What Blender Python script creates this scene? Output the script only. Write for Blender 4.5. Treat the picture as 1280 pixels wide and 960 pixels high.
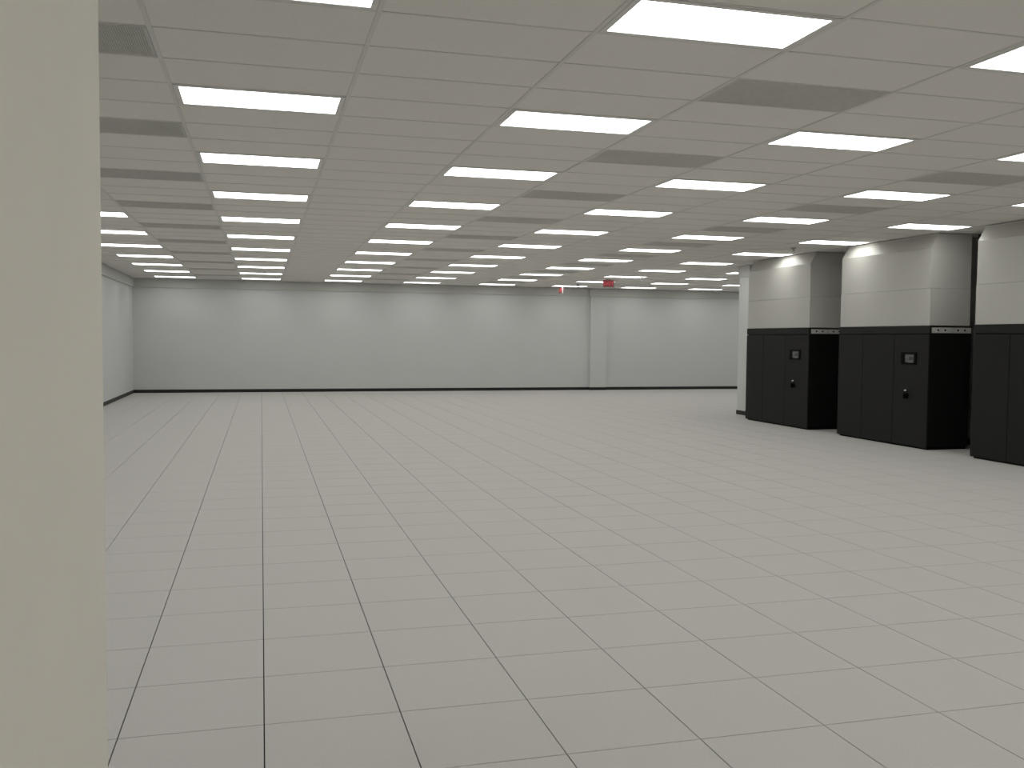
import bpy, bmesh, math
from mathutils import Matrix, Vector
for o in list(bpy.data.objects):
    bpy.data.objects.remove(o, do_unlink=True)
SC = bpy.context.scene
COL = SC.collection

# ------------------------------------------------------------------ camera
F_PX, YAW, PITCH, ROLL, CAM_H = 1167.4, 0.26242, -0.04824, 0.0080, 1.7287
cy_, sy_ = math.cos(YAW), math.sin(YAW)
fw = Vector((sy_*math.cos(PITCH), cy_*math.cos(PITCH), math.sin(PITCH)))
rt = Vector((cy_, -sy_, 0)); up = rt.cross(fw)
r2 = rt*math.cos(ROLL) + up*math.sin(ROLL); u2 = -rt*math.sin(ROLL) + up*math.cos(ROLL)
CAM = Vector((0, 0, CAM_H))
cd = bpy.data.cameras.new('camera'); cam = bpy.data.objects.new('camera', cd); COL.objects.link(cam)
cd.sensor_fit = 'HORIZONTAL'; cd.sensor_width = 36; cd.lens = F_PX/1280*36
cd.clip_start = 0.05; cd.clip_end = 200
m = Matrix((r2, u2, -fw)).transposed().to_4x4(); m.translation = CAM
cam.matrix_world = m
SC.camera = cam

# ------------------------------------------------------------------ world, exposure
w = bpy.data.worlds.new('world'); SC.world = w; w.use_nodes = True
w.node_tree.nodes['Background'].inputs[0].default_value = (0, 0, 0, 1)
w.node_tree.nodes['Background'].inputs[1].default_value = 0
SC.view_settings.view_transform = 'Standard'; SC.view_settings.look = 'None'
SC.view_settings.gamma = 1; SC.view_settings.use_curve_mapping = False
SC.view_settings.exposure = 0.0
LIGHT_STRENGTH = 5.3

# ------------------------------------------------------------------ measures (metres)
T = 0.6096
H = 3.4664                      # ceiling height
XL, XR, YB, YF = -3.743, 11.60, 30.2575, -8.2
XR2 = 18.0                      # right end of the bay beyond the return wall
FX, FY = 0.0046, 4.2335         # floor tile grid origin
CX, CY = -0.6023, 6.9188        # ceiling grid origin
BAND = 3.20                     # underside of the header band
RET = (10.84, 19.36, 19.87)     # return wall: x of its end, y near, y far

# ------------------------------------------------------------------ materials
def mat(name, col, rough=0.6, spec=0.3, metal=0.0, noise=None, bump=None, emit=None):
    mt = bpy.data.materials.new(name); mt.use_nodes = True
    nt = mt.node_tree; b = nt.nodes['Principled BSDF']
    b.inputs['Base Color'].default_value = (*col, 1); b.inputs['Roughness'].default_value = rough
    b.inputs['Specular IOR Level'].default_value = spec; b.inputs['Metallic'].default_value = metal
    tc = nt.nodes.new('ShaderNodeTexCoord')
    geo = nt.nodes.new('ShaderNodeNewGeometry')
    if noise:
        sc, amt = noise
        n = nt.nodes.new('ShaderNodeTexNoise'); n.inputs['Scale'].default_value = sc; n.inputs['Detail'].default_value = 4
        nt.links.new(geo.outputs['Position'], n.inputs['Vector'])
        r = nt.nodes.new('ShaderNodeValToRGB')
        r.color_ramp.elements[0].position = .3; r.color_ramp.elements[1].position = .7
        r.color_ramp.elements[0].color = (*[c*(1-amt) for c in col], 1)
        r.color_ramp.elements[1].color = (*[min(1, c*(1+amt)) for c in col], 1)
        nt.links.new(n.outputs['Fac'], r.inputs['Fac']); nt.links.new(r.outputs['Color'], b.inputs['Base Color'])
    if bump:
        sc, st = bump
        n = nt.nodes.new('ShaderNodeTexNoise'); n.inputs['Scale'].default_value = sc
        nt.links.new(geo.outputs['Position'], n.inputs['Vector'])
        bp = nt.nodes.new('ShaderNodeBump'); bp.inputs['Strength'].default_value = st; bp.inputs['Distance'].default_value = .002
        nt.links.new(n.outputs['Fac'], bp.inputs['Height']); nt.links.new(bp.outputs['Normal'], b.inputs['Normal'])
    if emit:
        b.inputs['Emission Color'].default_value = (*emit[0], 1); b.inputs['Emission Strength'].default_value = emit[1]
    return mt
M = dict(
    wall=mat('painted_wall', (.61, .625, .615), .7, .2, noise=(1.2, .012), bump=(60, .05)),
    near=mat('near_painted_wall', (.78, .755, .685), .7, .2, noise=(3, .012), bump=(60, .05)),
    band=mat('header_shaded_paint', (.53, .54, .515), .7, .2, noise=(1.2, .012)),  # wall paint made greyer, with the shade near the ceiling put into its colour
    edge_strip=mat('grey_edge_strip', (.36, .37, .355), .7, .2, noise=(5, .02)),
    base=mat('black_rubber_base', (.018, .017, .016), .5, .3, noise=(9, .1)),
    tile=mat('floor_laminate', (.548, .538, .518), .75, .06, noise=(160, .07)),
    gap=mat('floor_joint', (.02, .018, .016), .8, .1, noise=(30, .1)),
    ctile=mat('ceiling_tile', (.80, .775, .735), .85, .1, noise=(120, .03), bump=(180, .12)),
    grid=mat('ceiling_grid_metal', (.68, .67, .64), .5, .3, noise=(5, .02)),
    deck=mat('ceiling_deck', (.30, .29, .28), .9, .1, noise=(4, .05)),
    frame=mat('light_frame', (.72, .71, .68), .5, .3, noise=(5, .02)),
    fin=mat('vent_fin', (.62, .605, .57), .6, .2, noise=(20, .04)),
    ventback=mat('vent_back', (.26, .26, .25), .8, .1, noise=(20, .05)),
    glow=mat('lit_diffuser', (.8, .8, .8), .5, .2, noise=None, emit=((1.0, .995, .965), LIGHT_STRENGTH)),
    door=mat('charcoal_powder_coat', (.0125, .0125, .0118), .6, .2, noise=(40, .05), bump=(300, .06)),
    bezel=mat('charcoal_top_band', (.014, .014, .0135), .6, .2, noise=(40, .05)),
    side=mat('black_side_panel', (.006, .006, .0055), .6, .12, noise=(40, .05)),
    black=mat('black_plastic', (.002, .002, .002), .7, .1, noise=(40, .05)),
    lcd=mat('grey_screen', (.045, .048, .046), .3, .4, noise=(60, .05)),
    lcd2=mat('screen_marks', (.13, .135, .13), .3, .4, noise=(60, .05)),
    zinc=mat('galvanised_plate', (.46, .45, .43), .5, .4, 0.0, noise=(25, .08)),
    chrome=mat('chrome', (.7, .7, .68), .25, .5, 1.0, noise=(25, .03)),
    hood=mat('hood_sheet_metal', (.50, .495, .46), .38, .45, 0.0, noise=(2.5, .015)),
    pipe=mat('dark_copper_pipe', (.045, .018, .016), .5, .3, noise=(12, .15)),
    white=mat('white_enamel', (.38, .38, .37), .4, .4, noise=(20, .02)),
    red=mat('red_sign_face', (.30, .06, .07), .4, .3, noise=(20, .05), emit=((.5, .06, .08), .10)),
    redlit=mat('red_sign_letters', (.6, .08, .09), .4, .3, noise=(20, .02), emit=((1, .2, .22), .30)),
)

# ------------------------------------------------------------------ helpers
def link(o, parent=None):
    COL.objects.link(o)
    if parent is not None: o.parent = parent
    return o
def box(bm, x0, x1, y0, y1, z0, z1, mi=0):
    vs = [bm.verts.new(p) for p in ((x0,y0,z0),(x1,y0,z0),(x1,y1,z0),(x0,y1,z0),(x0,y0,z1),(x1,y0,z1),(x1,y1,z1),(x0,y1,z1))]
    for f in ((3,2,1,0),(4,5,6,7),(0,1,5,4),(1,2,6,5),(2,3,7,6),(3,0,4,7)):
        bm.faces.new([vs[i] for i in f]).material_index = mi
def prism(bm, prof, y0, y1):
    """closed (x, z) outline pushed along y"""
    a = [bm.verts.new((x, y0, z)) for x, z in prof]; b = [bm.verts.new((x, y1, z)) for x, z in prof]
    n = len(prof); bm.faces.new(a); bm.faces.new(b[::-1])
    for i in range(n): bm.faces.new((a[i], b[i], b[(i+1) % n], a[(i+1) % n]))
def lathe(bm, prof, seg=16, axis='z', c=(0, 0, 0)):
    """(radius, height) outline turned about an axis through c"""
    rings = []
    for r, h in prof:
        ring = []
        for k in range(seg):
            a = 2*math.pi*k/seg; p = (r*math.cos(a), r*math.sin(a), h)
            if axis == 'x': p = (h, p[0], p[1])
            ring.append(bm.verts.new((p[0]+c[0], p[1]+c[1], p[2]+c[2])))
        rings.append(ring)
    for a, b in zip(rings, rings[1:]):
        for k in range(seg): bm.faces.new((a[k], a[(k+1) % seg], b[(k+1) % seg], b[k]))
    bm.faces.new(rings[0]); bm.faces.new(rings[-1])
def fin(bm, name, mt, bevel=0, smooth=False):
    bmesh.ops.recalc_face_normals(bm, faces=bm.faces)
    if bevel: bmesh.ops.bevel(bm, geom=list(bm.edges), offset=bevel, segments=2, affect='EDGES', profile=.6)
    me = bpy.data.meshes.new(name); bm.to_mesh(me); bm.free()
    if smooth:
        for p in me.polygons: p.use_smooth = True
    me.materials.append(mt); return me
def obj(name, bm, mt, parent=None, bevel=0, smooth=False):
    return link(bpy.data.objects.new(name, fin(bm, name, mt, bevel, smooth)), parent)
def boxobj(name, dims, mt, parent=None, bevel=0):
    bm = bmesh.new(); box(bm, *dims); return obj(name, bm, mt, parent, bevel)
def struct(o): o['kind'] = 'structure'; return o
def thing(name, label, cat, loc=(0, 0, 0), group=None):
    o = bpy.data.objects.new(name, None); COL.objects.link(o); o.location = loc
    o['label'] = label; o['category'] = cat
    if group: o['group'] = group
    return o
def dup(root, loc, label):
    r = root.copy(); COL.objects.link(r); r.location = loc; r['label'] = label
    for ch in list(root.children):
        c = ch.copy(); COL.objects.link(c); c.parent = r
        for g in list(ch.children):
            d = g.copy(); COL.objects.link(d); d.parent = c
    return r
def pix(p):
    d = Vector(p) - CAM; z = d.dot(fw)
    if z < .1: return None
    return 640 + F_PX*d.dot(r2)/z, 480 - F_PX*d.dot(u2)/z
def seen(x0, x1, y0, y1, z):
    """rough size on the picture of a flat tile, 0 when it is out of view"""
    q = [pix((x, y, z)) for x, y in ((x0, y0), (x1, y0), (x1, y1), (x0, y1))]
    if None in q: return 0
    if max(p[0] for p in q) < 130 or min(p[0] for p in q) > 1280 or max(p[1] for p in q) < 0 or min(p[1] for p in q) > 960: return 0
    return abs(sum(q[i][0]*q[(i+1) % 4][1] - q[(i+1) % 4][0]*q[i][1] for i in range(4)))/2

# ------------------------------------------------------------------ floor
def region(x0, x1, y0, y1, m=.004):
    """clip a cell to the room's plan; None where there is no room"""
    x0 = max(x0, XL+m); y0 = max(y0, YF+m); y1 = min(y1, YB-m)
    lim = XR2-m
    if y0 < RET[2]:
        if x0 > XR-.05: y0 = RET[2]+m
        else: lim = XR-m
    x1 = min(x1, lim)
    if x1-x0 < .03 or y1-y0 < .03: return None
    return x0, x1, y0, y1
floor = struct(boxobj('floor', (XL-.2, XR2+.2, YF-.2, YB+.2, -.25, -.012), M['gap']))
cells = []
for i in range(-8, 32):
    for j in range(-22, 44):
        a = (FX+i*T, FX+(i+1)*T, FY+j*T, FY+(j+1)*T); r = region(*a)
        if r: cells.append((seen(*r, 0), r, all(abs(p-q) < 1e-6 for p, q in zip(a, r))))
cells.sort(key=lambda c: -c[0])
G = .0029
def tile_bm(bm, x0, x1, y0, y1, z0, z1, g):
    box(bm, x0+g, x1-g, y0+g, y1-g, z0, z1)
bm = bmesh.new(); tile_bm(bm, -T/2, T/2, -T/2, T/2, -.011, 0, G)
full_tile = fin(bm, 'floor_tile', M['tile'])
rest = bmesh.new(); n = 0
for s, r, full in cells:
    if n < 300 and s > 0:
        n += 1
        if full:
            o = link(bpy.data.objects.new('floor_tile', full_tile), floor); o.location = ((r[0]+r[1])/2, (r[2]+r[3])/2, 0)
        else:
            b = bmesh.new(); tile_bm(b, *r, -.011, 0, G); obj('floor_tile', b, M['tile'], floor)
    else: tile_bm(rest, *r, -.011, 0, G)
obj('distant_floor_tiles', rest, M['tile'], floor)['kind'] = 'stuff'

# ------------------------------------------------------------------ walls
struct(boxobj('wall_left', (XL-.2, XL, YF, YB, 0, H+.3), M['wall']))
struct(boxobj('wall_back', (XL-.2, XR2+.2, YB, YB+.2, 0, H+.3), M['wall']))
struct(boxobj('wall_front', (XL-.2, XR+.2, YF-.2, YF, 0, H+.3), M['near']))
struct(boxobj('wall_right', (XR, XR+.2, YF, RET[1], 0, H+.3), M['wall']))
struct(boxobj('wall_return', (RET[0], XR2, RET[1], RET[2], .001, H-.001), M['wall']))
struct(boxobj('wall_far_right', (XR2, XR2+.2, RET[1], YB, 0, H+.3), M['wall']))
NX, NY1 = -.50, 3.29                      # short wall close to the camera's left
struct(boxobj('wall_near', (NX-.15, NX, YF, NY1, 0, H-.012), M['near']))
PIL = (10.86, 11.45, .12)
pil = struct(boxobj('wall_pilaster', (PIL[0], PIL[1], YB-PIL[2], YB, 0, H-.001), M['wall']))
# header bands under the ceiling
t_ = .06
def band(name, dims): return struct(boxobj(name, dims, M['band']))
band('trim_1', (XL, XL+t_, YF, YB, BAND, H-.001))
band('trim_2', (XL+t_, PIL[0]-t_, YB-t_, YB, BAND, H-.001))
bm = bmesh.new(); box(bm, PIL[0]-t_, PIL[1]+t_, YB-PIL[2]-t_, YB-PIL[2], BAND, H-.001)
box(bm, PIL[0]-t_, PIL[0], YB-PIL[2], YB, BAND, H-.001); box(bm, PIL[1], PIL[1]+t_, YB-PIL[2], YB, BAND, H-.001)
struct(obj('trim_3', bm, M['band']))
boxobj('trim_6', (PIL[1], PIL[1]+.03, YB-.006, YB, .1, BAND), M['edge_strip'])['kind'] = 'structure'  # thin grey strip that draws the dark line at the pilaster's right edge
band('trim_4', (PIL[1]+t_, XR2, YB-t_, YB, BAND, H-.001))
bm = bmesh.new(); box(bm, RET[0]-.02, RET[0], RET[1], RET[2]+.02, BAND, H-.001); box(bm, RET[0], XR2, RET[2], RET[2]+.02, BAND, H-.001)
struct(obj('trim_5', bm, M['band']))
# black baseboards
b_, bh = .012, .098
struct(boxobj('baseboard_left', (XL, XL+b_, YF, YB, 0, bh), M['base']))
bm = bmesh.new()
box(bm, XL+b_, PIL[0]-b_, YB-b_, YB, 0, bh); box(bm, PIL[1]+b_, XR2, YB-b_, YB, 0, bh)
box(bm, PIL[0]-b_, PIL[1]+b_, YB-PIL[2]-b_, YB-PIL[2], 0, bh)
box(bm, PIL[0]-b_, PIL[0], YB-PIL[2], YB, 0, bh); box(bm, PIL[1], PIL[1]+b_, YB-PIL[2], YB, 0, bh)
struct(obj('baseboard_back', bm, M['base']))
bm = bmesh.new(); box(bm, RET[0]-b_, RET[0], RET[1], RET[2]+b_, 0, bh); box(bm, RET[0], XR2, RET[2], RET[2]+b_, 0, bh)
struct(obj('baseboard_return', bm, M['base']))
struct(boxobj('baseboard_right', (XR-b_, XR, YF, RET[1], 0, bh), M['base']))
bm = bmesh.new(); box(bm, NX, NX+b_, YF, NY1+b_, 0, bh); box(bm, NX-.15, NX, NY1, NY1+b_, 0, bh)
struct(obj('baseboard_near', bm, M['base']))

# ------------------------------------------------------------------ ceiling
ceiling = struct(boxobj('ceiling', (XL-.2, XR2+.2, YF-.2, YB+.2, H+.045, H+.3), M['deck']))
LIGHT_COLS = [-2, 0, 2, 4, 6, 8, 10, 12, 14, 16]
lights, vents = [], []
for ci, c in enumerate(LIGHT_COLS):
    for r in range(-24, 40, 4):
        if c >= 10 and r < 24: continue
        if c == 0 and r == -8: continue      # the near wall stands there
        if CY+r*T < YF+.1 or CX+(c+1)*2*T > XR2: continue
        lights.append((ci, c, r))
for vi, c in enumerate((-1, 3, 6)):
    for r in range(-14, 38, 4):
        if CY+r*T < 2.9: continue
        vents.append((vi, c, r))
# (one unit of c below is a 1.22 m column, one unit of r a 0.61 m row)
taken = {(c, r) for _, c, r in lights} | {(c, r) for _, c, r in vents}
HOODS = [(16.045, 18.43), (12.66, 15.075), (9.30, 11.715)]
g = .012; rest = bmesh.new(); cells = []
for c in range(-3, 16):
    for r in range(-26, 40):
        if (c, r) in taken: continue
        a = (CX+c*2*T, CX+(c+1)*2*T, CY+r*T, CY+(r+1)*T); q = region(*a)
        if not q: continue
        cells.append((seen(*q, H), q, all(abs(p-s) < 1e-6 for p, s in zip(a, q))))
cells.sort(key=lambda c: -c[0])
gy = .006
bm = bmesh.new(); box(bm, -T+g, T-g, -T/2+gy, T/2-gy, .005, .024)
full_tile = fin(bm, 'ceiling_tile', M['ctile']); n = 0
for s, q, full in cells:
    if n < 300 and s > 0:
        n += 1
        if full:
            o = link(bpy.data.objects.new('ceiling_tile', full_tile), ceiling); o.location = ((q[0]+q[1])/2, (q[2]+q[3])/2, H)
        else:
            b = bmesh.new(); box(b, q[0]+.002, q[1]-.002, q[2]+.002, q[3]-.002, H+.008, H+.024); obj('ceiling_tile', b, M['ctile'], ceiling)
    else: box(rest, q[0]+g, q[1]-g, q[2]+.006, q[3]-.006, H+.005, H+.024)
obj('distant_ceiling_tiles', rest, M['ctile'], ceiling)['kind'] = 'stuff'
for c in range(-2, 16):
    x = CX+c*2*T; y0 = YF if x < XR else RET[2]
    if x > XR2: continue
    boxobj('main_runner', (x-.014, x+.014, y0, YB, H, H+.012), M['grid'], ceiling)
bm = bmesh.new()
for r in range(-24, 39):
    y = CY+r*T
    for c in range(-3, 16):
        q = region(CX+c*2*T, CX+(c+1)*2*T, y-.05, y+.05)
        if q: box(bm, q[0]+.014, q[1]-.014, y-.008, y+.008, H+.001, H+.012)
obj('cross_tees', bm, M['grid'], ceiling)['kind'] = 'stuff'

ORD = ['', 'first', 'second', 'third', 'fourth', 'fifth', 'sixth', 'seventh', 'eighth', 'ninth', 'tenth', 'eleventh', 'twelfth', 'thirteenth', 'fourteenth', 'fifteenth', 'sixteenth', 'seventeenth']
# light: proto
def light_label(ci, r):
    k = (36-r)//4+1
    a = 'nearest the far wall' if k == 1 else ORD[k]+' from far wall'
    b = 'leftmost lengthwise row' if ci == 0 else ORD[ci+1]+' lengthwise row from left'
    return 'white lit ceiling panel, '+a+' in the '+b
proto = None
for ci, c, r in lights:
    loc = (CX+(c*2+1)*T, CY+(r+.5)*T, H)
    if proto is None:
        proto = thing('ceiling_light', light_label(ci, r), 'ceiling light', loc, 'recessed ceiling light panels')
        hx, hy, e = T-.017, T/2-.017, .036
        bm = bmesh.new()
        box(bm, -hx, hx, -hy, -hy+e, -.001, .02); box(bm, -hx, hx, hy-e, hy, -.001, .02)
        box(bm, -hx, -hx+e, -hy+e, hy-e, -.001, .02); box(bm, hx-e, hx, -hy+e, hy-e, -.001, .02)
        obj('frame', bm, M['frame'], proto)
        bm = bmesh.new(); x, y = hx-e, hy-e
        box(bm, -x, x, -y, y, .003, .010)
        obj('diffuser', bm, M['glow'], proto)
    else: dup(proto, loc, light_label(ci, r))
def vent_label(vi, r):
    k = (34-r)//4+1
    a = 'nearest the far wall' if k == 1 else ORD[k]+' from far wall'
    return 'dark grey slatted ceiling vent, '+a+' in the '+('leftmost', 'middle', 'rightmost')[vi]+' line of vents'
proto = None
for vi, c, r in vents:
    loc = (CX+(c*2+1)*T, CY+(r+.5)*T, H)
    if proto is None:
        proto = thing('ceiling_vent', vent_label(vi, r), 'ceiling vent', loc, 'slatted ceiling vents')
        hx, hy, e = T-.017, T/2-.017, .014
        bm = bmesh.new()
        box(bm, -hx, hx, -hy, -hy+e, 0, .02); box(bm, -hx, hx, hy-e, hy, 0, .02)
        box(bm, -hx, -hx+e, -hy+e, hy-e, 0, .02); box(bm, hx-e, hx, -hy+e, hy-e, 0, .02)
        obj('frame', bm, M['fin'], proto)
        boxobj('backing', (-hx+e, hx-e, -hy+e, hy-e, .013, .02), M['ventback'], proto)
        bm = bmesh.new(); n = 84
        for k in range(n):
            x = -hx+e+(2*(hx-e))*(k+.5)/n
            box(bm, x-.0046, x+.0046, -hy+e, hy-e, .002, .010)
        obj('slats', bm, M['fin'], proto)['kind'] = 'stuff'
    else: dup(proto, loc, vent_label(vi, r))

# ------------------------------------------------------------------ cooling units
XF, XBK, TOP = 10.27, 11.08, 1.995
def make_unit(y0, y1, label):
    """y0 is the near end, y1 the far end; origin at the floor under the near front corner"""
    t = thing('cooling_unit', label, 'air conditioner', (XF, y0, 0), 'dark cooling cabinets along the right wall')
    L = y1-y0; D = XBK-XF
    boxobj('plinth', (.045, D-.02, .03, L-.03, 0, .055), M['black'], t)
    boxobj('cabinet_body', (.022, D, .012, L-.012, .05, TOP-.125), M['side'], t, .004)
    boxobj('cabinet_top', (.02, D, .014, L-.014, TOP-.13, TOP-.008), M['side'], t)
    # top band wraps the front only
    boxobj('top_band', (0, .05, 0, L, TOP-.130, TOP), M['bezel'], t, .008)
    cuts = [0, .84, 1.69, L]
    for k in range(3):
        a, b = cuts[k]+(.004 if k else 0), cuts[k+1]-(.004 if k < 2 else 0)
        bm = bmesh.new()
        prism(bm, [(0, .035), (.022, .022), (.022, TOP-.145), (0, TOP-.145)], a, b)
        d = obj('door', bm, M['door'], t, .006)
        if k == 0:
            # operator display near the top of the near door
            dc = .46
            boxobj('display', (-.016, .006, dc-.185, dc+.185, 1.362, 1.562), M['black'], d, .003)
            boxobj('screen', (-.0175, -.012, dc-.14, dc+.075, 1.392, 1.53), M['lcd'], d)
            bm = bmesh.new()
            for (p, q, z0, z1) in ((-.12, .03, 1.49, 1.515), (-.02, .075, 1.455, 1.515), (-.11, .0, 1.392, 1.435), (-.0, .04, 1.40, 1.475), (.05, .075, 1.41, 1.44)):
                box(bm, -.019, -.017, dc+p, dc+q, z0, z1)
            obj('screen_readout', bm, M['lcd2'], d)
            # round rotary switch with a bright key above
            hc = .50
            bm = bmesh.new(); lathe(bm, [(.05, .004), (.05, -.012), (.038, -.016), (.034, -.045), (.028, -.05)], 20, 'x', (0, hc, .845))
            box(bm, -.062, -.046, hc-.011, hc+.011, .80, .89)
            obj('rotary_switch', bm, M['black'], d)
            bm = bmesh.new(); lathe(bm, [(.018, .004), (.018, -.012), (.014, -.018)], 16, 'x', (0, hc+.01, .935))
            box(bm, -.03, -.014, hc-.026, hc+.03, .926, .944)
            obj('key_lock', bm, M['chrome'], d)
    # zinc mounting plates high on the near side
    for a, b in ((.055, .425), (.435, .795)):
        bm = bmesh.new(); box(bm, a, b, -.002, .014, TOP-.118, TOP-.03)
        p = obj('mounting_plate', bm, M['zinc'], t, .002)
        for f in (.3, .66):
            bm = bmesh.new(); yy = -.0035
            vs = [(a+(b-a)*f+.017*math.cos(k*math.pi/6), yy, TOP-.072+.017*math.sin(k*math.pi/6)) for k in range(12)]
            top = [bm.verts.new(v) for v in vs]; bot = [bm.verts.new((v[0], .001, v[2])) for v in vs]
            bm.faces.new(top); bm.faces.new(bot[::-1])
            for k in range(12): bm.faces.new((top[k], bot[k], bot[(k+1) % 12], top[(k+1) % 12]))
            obj('bolt_hole', bm, M['black'], p)
    return t
def make_hood(y0, y1, label):
    t = thing('duct_hood', label, 'duct hood', (XF, y0, TOP), 'pale duct hoods above the cooling cabinets')
    L = y1-y0; D = 11.045-XF; z1, z2, z3 = 2.59-TOP, 3.232-TOP, H-.004-TOP
    # each panel is folded sheet: front + both flanks, with a lapped seam
    def tier(name, za, zb, lip):
        bm = bmesh.new(); f = .012+lip
        box(bm, f, D, .012+lip, L-.012-lip, za+.002, zb-.002)
        return obj(name, bm, M['hood'], t, .0025)
    tier('lower_panel', 0, z1, 0); tier('upper_panel', z1, z2, .004)
    bm = bmesh.new()
    prism(bm, [(.016, z2), (.145, z3), (D, z3), (D, z2)], .016, L-.016)
    obj('sloped_panel', bm, M['hood'], t, .002)
    bm = bmesh.new(); box(bm, .132, .142, .0, L, z3-.022, z3-.006); obj('ceiling_flange', bm, M['grid'], t)
    return t
names = [('dark charcoal cooling cabinet farthest from the camera, beside the white wall corner',
          'pale grey sheet metal hood over the farthest dark cooling cabinet'),
         ('dark charcoal cooling cabinet in the middle of the three along the right',
          'pale grey sheet metal hood over the middle dark cooling cabinet'),
         ('dark charcoal cooling cabinet nearest the camera, cut off by the right edge',
          'pale grey sheet metal hood over the nearest cabinet, at the right edge')]
u = h = None
for (y0, y1), (a, b) in zip(HOODS, names):
    if u is None: u = make_unit(y0, y0+2.4, a); h = make_hood(y0, y0+2.4, b)
    else:
        def deep(root, y, lab):
            r = dup(root, (root.location.x, y, root.location.z), lab); return r
        deep(u, y0, a); deep(h, y0, b)
# riser pipe between the middle hood and the wall
bm = bmesh.new(); lathe(bm, [(.034, .0), (.034, 3.46)], 14)
for z in (1.2, 2.55, 3.2): lathe(bm, [(.042, z), (.042, z+.05)], 14)
p = obj('riser_pipe', bm, M['pipe'], None, 0); p.location = (11.135, 12.60, 0)
p['label'] = 'thin dark reddish vertical pipe behind the middle cooling cabinet'; p['category'] = 'pipe'

# ------------------------------------------------------------------ exit signs
def text_mesh(s, size, depth):
    cu = bpy.data.curves.new('letters', 'FONT'); cu.body = s; cu.size = size; cu.extrude = depth
    cu.align_x = 'CENTER'; cu.align_y = 'CENTER'; cu.resolution_u = 3; cu.offset = .002
    o = bpy.data.objects.new('letters', cu); COL.objects.link(o)
    bpy.context.view_layer.update()
    me = bpy.data.meshes.new_from_object(o.evaluated_get(bpy.context.evaluated_depsgraph_get()))
    bpy.data.objects.remove(o); me.materials.clear(); me.materials.append(M['redlit']); return me
letters = text_mesh('EXIT', .155, .003)
def exit_sign(loc, rz, label):
    t = thing('exit_sign', label, 'exit sign', loc, None); t.rotation_euler.z = rz
    boxobj('canopy', (-.07, .07, -.03, .03, -.022, 0), M['white'], t, .004)
    boxobj('housing', (-.158, .158, -.022, .022, -.225, -.02), M['white'], t, .006)
    for s in (-1, 1):
        f = boxobj('face', (-.148, .148, min(s*.021, s*.025), max(s*.021, s*.025), -.214, -.032), M['red'], t)
        l = link(bpy.data.objects.new('lettering', letters), f)
        l.rotation_euler = (math.pi/2, 0, 0 if s < 0 else math.pi); l.location = (0, s*.027, -.123)
    return t
exit_sign((9.68, 25.4, H), -.35, 'red EXIT sign facing into the room, hanging before the wall pilaster')
exit_sign((9.58, 29.5, H), math.pi/2, 'small red EXIT sign seen almost edge on, close to the far wall')

# ------------------------------------------------------------------ sprinklers
def sprinkler(loc, mt, label):
    t = thing('ceiling_sprinkler', label, 'sprinkler', loc, 'sprinkler heads in the ceiling')
    bm = bmesh.new(); lathe(bm, [(.05, 0), (.05, -.006), (.035, -.018), (.018, -.022)], 18); obj('escutcheon', bm, mt, t, smooth=False)
    bm = bmesh.new(); lathe(bm, [(.013, -.018), (.013, -.05), (.008, -.055)], 12)
    box(bm, -.022, -.015, -.004, .004, -.095, -.045); box(bm, .015, .022, -.004, .004, -.095, -.045); box(bm, -.022, .022, -.004, .004, -.05, -.043)
    obj('head_frame', bm, mt, t)
    bm = bmesh.new(); lathe(bm, [(.03, -.094), (.032, -.098), (.01, -.101)], 16); obj('deflector', bm, mt, t)
sprinkler((9.72, 28.2, H), M['bezel'], 'dark sprinkler head hanging in front of a far light panel by the pilaster')
sprinkler((10.20, 24.2, H), M['white'], 'tiny white sprinkler head on the ceiling right of the facing EXIT sign')
sprinkler((9.62, 15.6, H), M['white'], 'small white sprinkler head before the farthest pale duct hood')
